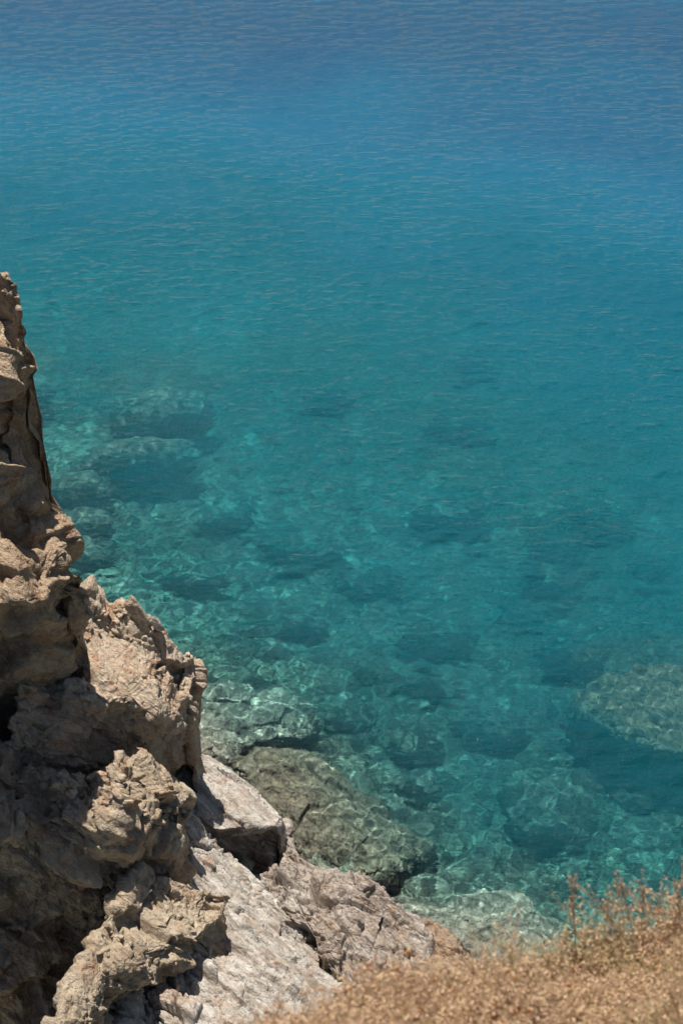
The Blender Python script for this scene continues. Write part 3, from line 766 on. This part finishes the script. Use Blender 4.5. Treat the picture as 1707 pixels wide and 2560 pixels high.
def tubes(pts, rads, sides=3):
    """pts (n,k,3) chains -> verts, quads"""
    n, k, _ = pts.shape
    t = np.gradient(pts, axis=1); t /= np.linalg.norm(t, axis=2)[..., None] + 1e-9
    a = np.cross(t, np.array((.31, .92, .22))); a /= np.linalg.norm(a, axis=2)[..., None] + 1e-9
    b = np.cross(t, a)
    th = np.arange(sides) * 2 * math.pi / sides
    ring = a[:, :, None] * np.cos(th)[:, None] + b[:, :, None] * np.sin(th)[:, None]
    v = pts[:, :, None] + ring * rads[:, :, None, None]
    idx = np.arange(n * k * sides).reshape(n, k, sides); nx = np.roll(idx, -1, 2)
    q = np.stack([idx[:, :-1], nx[:, :-1], nx[:, 1:], idx[:, 1:]], -1).reshape(-1, 4)
    return v.reshape(-1, 3), q

def leaves(c, d, n_, ln, wd):
    """diamond blades: centre-base c, direction d, side n_"""
    s = np.cross(d, n_); s /= np.linalg.norm(s, axis=1)[:, None] + 1e-9
    v = np.stack([c, c + d * ln[:, None] * .5 + s * wd[:, None], c + d * ln[:, None], c + d * ln[:, None] * .5 - s * wd[:, None]], 1)
    v[:, (1, 3)] += (n_ * (wd * .5)[:, None])[:, None]
    return v.reshape(-1, 3), np.arange(len(c) * 4).reshape(-1, 4)

def puffs(c, r):
    """little ragged octahedral seed heads, each squashed and turned its own way"""
    n = len(c); rs = np.random.RandomState(n)
    base = np.array([(1, 0, 0), (0, 1, 0), (-1, 0, 0), (0, -1, 0), (0, 0, 1), (0, 0, -1)], float)
    v = base[None] * r[:, None, None] * rs.uniform(.6, 1.3, (n, 6, 1)) + rs.normal(0, .15, (n, 6, 3)) * r[:, None, None]
    ax = rs.normal(size=(n, 3, 3)); Q, _ = np.linalg.qr(ax)
    v = v @ Q + c[:, None]
    f = np.array([(4, 0, 1, 1), (4, 1, 2, 2), (4, 2, 3, 3), (4, 3, 0, 0), (5, 1, 0, 0), (5, 2, 1, 1), (5, 3, 2, 2), (5, 0, 3, 3)])
    t3 = f[:, :3]
    return v.reshape(-1, 3), (t3[None] + 6 * np.arange(n)[:, None, None]).reshape(-1, 3)

def join(name, chunks, mats, parent=None):
    """chunks of (verts, faces(4 or 3), material index)"""
    V = []; F3 = []; F4 = []; M3 = []; M4 = []; o = 0
    for v, f, m in chunks:
        V.append(v)
        if f.shape[1] == 3: F3.append(f + o); M3.append(np.full(len(f), m) if np.isscalar(m) else m)
        else: F4.append(f + o); M4.append(np.full(len(f), m) if np.isscalar(m) else m)
        o += len(v)
    V = np.concatenate(V).astype(np.float32)
    idx = []; st = []; mi = []; c = 0
    for FF, MM, k in ((F4, M4, 4), (F3, M3, 3)):
        if not FF: continue
        FF = np.concatenate(FF).astype(np.int32); idx.append(FF.ravel())
        st.append(c + np.arange(0, FF.size, k)); c += FF.size; mi.append(np.concatenate(MM))
    idx = np.concatenate(idx); st = np.concatenate(st).astype(np.int32); mi = np.concatenate(mi).astype(np.int32)
    me = bpy.data.meshes.new(name)
    me.vertices.add(len(V)); me.vertices.foreach_set('co', V.ravel())
    me.loops.add(len(idx)); me.loops.foreach_set('vertex_index', idx)
    me.polygons.add(len(st)); me.polygons.foreach_set('loop_start', st)
    for m in mats: me.materials.append(m)
    me.polygons.foreach_set('material_index', mi)
    me.update(calc_edges=True)
    ob = bpy.data.objects.new(name, me); COL.objects.link(ob)
    if parent is not None: ob.parent = parent
    return ob

def scrub():
    r = np.random.RandomState(4)
    n = 8500
    u = 7 * r.uniform(.09, 1, n); v = r.uniform(1.0, 2.75, n)
    base = np.empty((n, 3))
    i = np.floor(u).astype(int).clip(0, 6); f = (u - i)[:, None]; j = np.floor(v).astype(int).clip(0, 3); g = (v - j)[:, None]
    base = (HC[j, i] * (1 - f) + HC[j, i + 1] * f) * (1 - g) + (HC[j + 1, i] * (1 - f) + HC[j + 1, i + 1] * f) * g
    clump = fbm(base * np.array((3.2, 3.2, 3.2)), 2)
    zone = 1.5 * fbm(base * 1.6 + 20, 2) + (u - 3.6) * .10
    hgt = (.16 + .28 * clump) * r.uniform(.6, 1.15, n)
    hgt = np.where(r.rand(n) < .10, hgt * 1.45 + .03, hgt)
    hgt = np.clip(hgt, .05, .42) * np.interp(u, [0, 2, 5, 7], [.8, .75, .92, .95])
    lean = r.normal(0, .28, (n, 3)); lean[:, 2] = 1; lean[:, 1] += .15
    lean /= np.linalg.norm(lean, axis=1)[:, None]
    t = np.linspace(0, 1, 5)
    bend = r.normal(0, .22, (n, 3)); bend[:, 2] = -np.abs(bend[:, 2]) * .3
    pts = base[:, None] + (lean[:, None] * t[:, None] + bend[:, None] * (t ** 2)[:, None]) * hgt[:, None, None]
    rd = np.repeat(np.array([[.0016, .0014, .0012, .001, .0007]]), n, 0)
    ch = []
    sv, sq = tubes(pts, rd)
    ch.append((sv, sq, np.repeat(np.where(r.rand(n) < .5, 0, 1), 12)))
    # side sprigs
    m = 6
    k = r.uniform(.35, 1, (n, m)); ii = np.floor(k * 4).astype(int).clip(0, 3); ff = (k * 4 - ii)[..., None]
    a = np.take_along_axis(pts, ii[..., None].repeat(3, 2), 1) * (1 - ff) + np.take_along_axis(pts, (ii + 1)[..., None].repeat(3, 2), 1) * ff
    d = r.normal(0, 1, (n, m, 3)); d[..., 2] = np.abs(d[..., 2]) * .6 + .3; d /= np.linalg.norm(d, axis=2)[..., None]
    ln = r.uniform(.012, .045, (n, m))
    e = a + d * ln[..., None]
    tp = np.stack([a, (a + e) / 2 + r.normal(0, .003, a.shape), e], 2).reshape(-1, 3, 3)
    tvv, tq = tubes(tp, np.repeat(np.array([[.0009, .0008, .0006]]), len(tp), 0))
    ch.append((tvv, tq, np.repeat(np.repeat(np.where(r.rand(n) < .5, 0, 1), m), 6)))
    # leaves on sprigs
    for rep in range(2):
        c = (a + (e - a) * r.uniform(.2, 1, (n, m, 1))).reshape(-1, 3)
        dd = r.normal(0, 1, c.shape); dd[:, 2] += .5; dd /= np.linalg.norm(dd, axis=1)[:, None]
        nn = r.normal(0, 1, c.shape); nn /= np.linalg.norm(nn, axis=1)[:, None]
        lv, lq = leaves(c, dd, nn, r.uniform(.009, .024, len(c)), r.uniform(.0014, .0036, len(c)))
        z = np.repeat(zone, m) + r.normal(0, .16, len(c))
        ch.append((lv, lq, np.where(z > .22, 2, np.where(z > -.15, 1, np.where(r.rand(len(c)) < .4, 0, 1)))))
    # seed heads
    hs_ = r.rand(n, m) < np.clip(.26 - zone * .3, .06, .45)[:, None]
    c = e[hs_]
    pv, pq = puffs(c, r.uniform(.0025, .0085, len(c)))
    zz = np.repeat(zone, m).reshape(n, m)[hs_]
    mi = np.where(r.rand(len(c)) < .62 - zz * .2, 3, np.where(r.rand(len(c)) < .6, 4, 1))
    ch.append((pv, pq, np.repeat(mi, 8)))
    o = join('dry_scrub', ch, PM)
    tag(o, 'dense dry brown and straw coloured scrub with seed heads filling the near corner', 'scrub', kind='stuff')
scrub()

def stalk(px, py, v, px2, py2, seed, label, branches=8, thick=.0022, spread=.35, leafy=True):
    r = np.random.RandomState(seed)
    a = P(px, py, v); d0 = ray(px2, py2)
    b = CAM + d0 * (a[1] + .02) / d0[1]
    hgt = np.linalg.norm(b - a)
    rt = empty('dry_stalk', tuple(a)); tag(rt, label, 'dry plant', 'dry stalks standing out of the scrub')
    t = np.linspace(0, 1, 8)[:, None]
    L_ = (b - a) * t + r.normal(0, .012, (8, 3)) * hgt * t
    v1, q1 = tubes(L_[None], np.linspace(thick, thick * .5, 8)[None], 6)
    join('stem', [(v1, q1, 0)], PM, rt)
    tips = []
    for k in range(branches):
        s = r.uniform(.25, .95); o = (b - a) * s
        dr = (b - a) / hgt + r.normal(0, 1, 3) * np.array((1, .5, .5)) * spread * 2.0; dr /= np.linalg.norm(dr)
        ln = hgt * r.uniform(.2, .5) * (1.2 - s * .6)
        ts = np.linspace(0, 1, 5)[:, None]
        C_ = o + dr * ln * ts + np.array((0, 0, .15)) * ln * ts ** 2 + r.normal(0, .01, (5, 3)) * ln
        v1, q1 = tubes(C_[None], np.linspace(thick * .7, thick * .35, 5)[None], 5)
        cc = np.repeat(C_[1:], 7, 0) + r.normal(0, .0016, (28, 3))
        dd = dr + r.normal(0, .5, cc.shape); dd /= np.linalg.norm(dd, axis=1)[:, None]
        nn = r.normal(0, 1, cc.shape); nn /= np.linalg.norm(nn, axis=1)[:, None]
        lv, lq = leaves(cc, dd, nn, r.uniform(.005, .014, len(cc)), r.uniform(.0008, .0018, len(cc)))
        join('twig', [(v1, q1, 0)] + ([(lv, lq, r.choice([0, 1, 3], len(cc)))] if leafy else []), PM, rt)
        tips.append(C_[-1])
    if leafy:
        tips = np.array(tips); pv, pq = puffs(np.concatenate([tips, L_[4:]]), r.uniform(.003, .005, len(tips) + 4))
        for k in range(0, len(pq), 8):
            i0 = (k // 8) * 6
            join('seed_head', [(pv[i0:i0 + 6], pq[k:k + 8] - i0, 3)], PM, rt)

stalk(1438, 2370, 2.75j, 1432, 2215, 1, 'single upright feathery stalk left of the branching dry plant', 7, spread=.12)
stalk(1580, 2360, 2.8j, 1462, 2225, 2, 'leaning branched dry plant reaching left over the turquoise water', 9, spread=.3)
stalk(1590, 2370, 2.8j, 1552, 2205, 3, 'tallest branched dry stalk in the middle of the group of twigs', 8, spread=.3)
stalk(1560, 2370, 2.8j, 1500, 2260, 8, 'short thin dry stalk between the feathery one and the branched plants', 6, spread=.3)
stalk(1600, 2360, 2.8j, 1610, 2215, 4, 'bent dry stalk right of the tallest branched one', 7, spread=.3)
stalk(1690, 2340, 2.85j, 1705, 2200, 5, 'dry seed stalk at the right edge of the picture', 7, spread=.25)
stalk(470, 2590, 2.1j, 428, 2474, 6, 'bare pale twig sticking up at the bottom left beside the dark cleft', 3, .004, .25, False)
stalk(1110, 2560, 2.45j, 1105, 2462, 7, 'dark rusty seed stalk in the middle of the pale scrub', 8, .003, .22)

# ------------------------------------------------------------------ light, sky, camera
d = np.array((math.sin(SUN_AZ) * math.cos(SUN_EL), math.cos(SUN_AZ) * math.cos(SUN_EL), math.sin(SUN_EL)))
sl = bpy.data.lights.new('sun', 'SUN'); sl.energy = 5.0; sl.angle = rad(.53); sl.color = (1, .955, .89)
so = bpy.data.objects.new('sun', sl); COL.objects.link(so)
from mathutils import Vector
so.rotation_euler = Vector(d).to_track_quat('Z', 'Y').to_euler(); so.location = (0, 0, 60)
sl.cycles.is_caustics_light = True
W = bpy.data.worlds.new('World'); S.world = W; W.use_nodes = True
nt = W.node_tree; bg = nt.nodes['Background']; sk = nt.nodes.new('ShaderNodeTexSky')
sk.sky_type = 'NISHITA'; sk.sun_disc = False; sk.sun_elevation = SUN_EL; sk.sun_rotation = SUN_AZ
nt.links.new(sk.outputs[0], bg.inputs[0]); bg.inputs[1].default_value = .052

cd = bpy.data.cameras.new('camera'); co = bpy.data.objects.new('camera', cd); COL.objects.link(co)
cd.sensor_fit = 'VERTICAL'; cd.sensor_height = 36; cd.lens = 50; cd.clip_end = 2000; cd.clip_start = .05
co.location = tuple(CAM); co.rotation_euler = (math.pi / 2 - PITCH, 0, 0)
cd.dof.use_dof = True; cd.dof.focus_distance = 25; cd.dof.aperture_fstop = 5.0
S.camera = co
S.render.resolution_x, S.render.resolution_y = 682, 1024
S.view_settings.view_transform = 'Standard'; S.view_settings.look = 'None'; S.view_settings.exposure = 0.24; S.view_settings.gamma = 1
S.cycles.use_denoising = True
S.cycles.max_bounces = 8; S.cycles.diffuse_bounces = 1; S.cycles.transmission_bounces = 6; S.cycles.glossy_bounces = 3
S.cycles.sample_clamp_indirect = 6; S.cycles.sample_clamp_direct = 12
S.cycles.blur_glossy = 0.3
print('built', time.time() - T0)
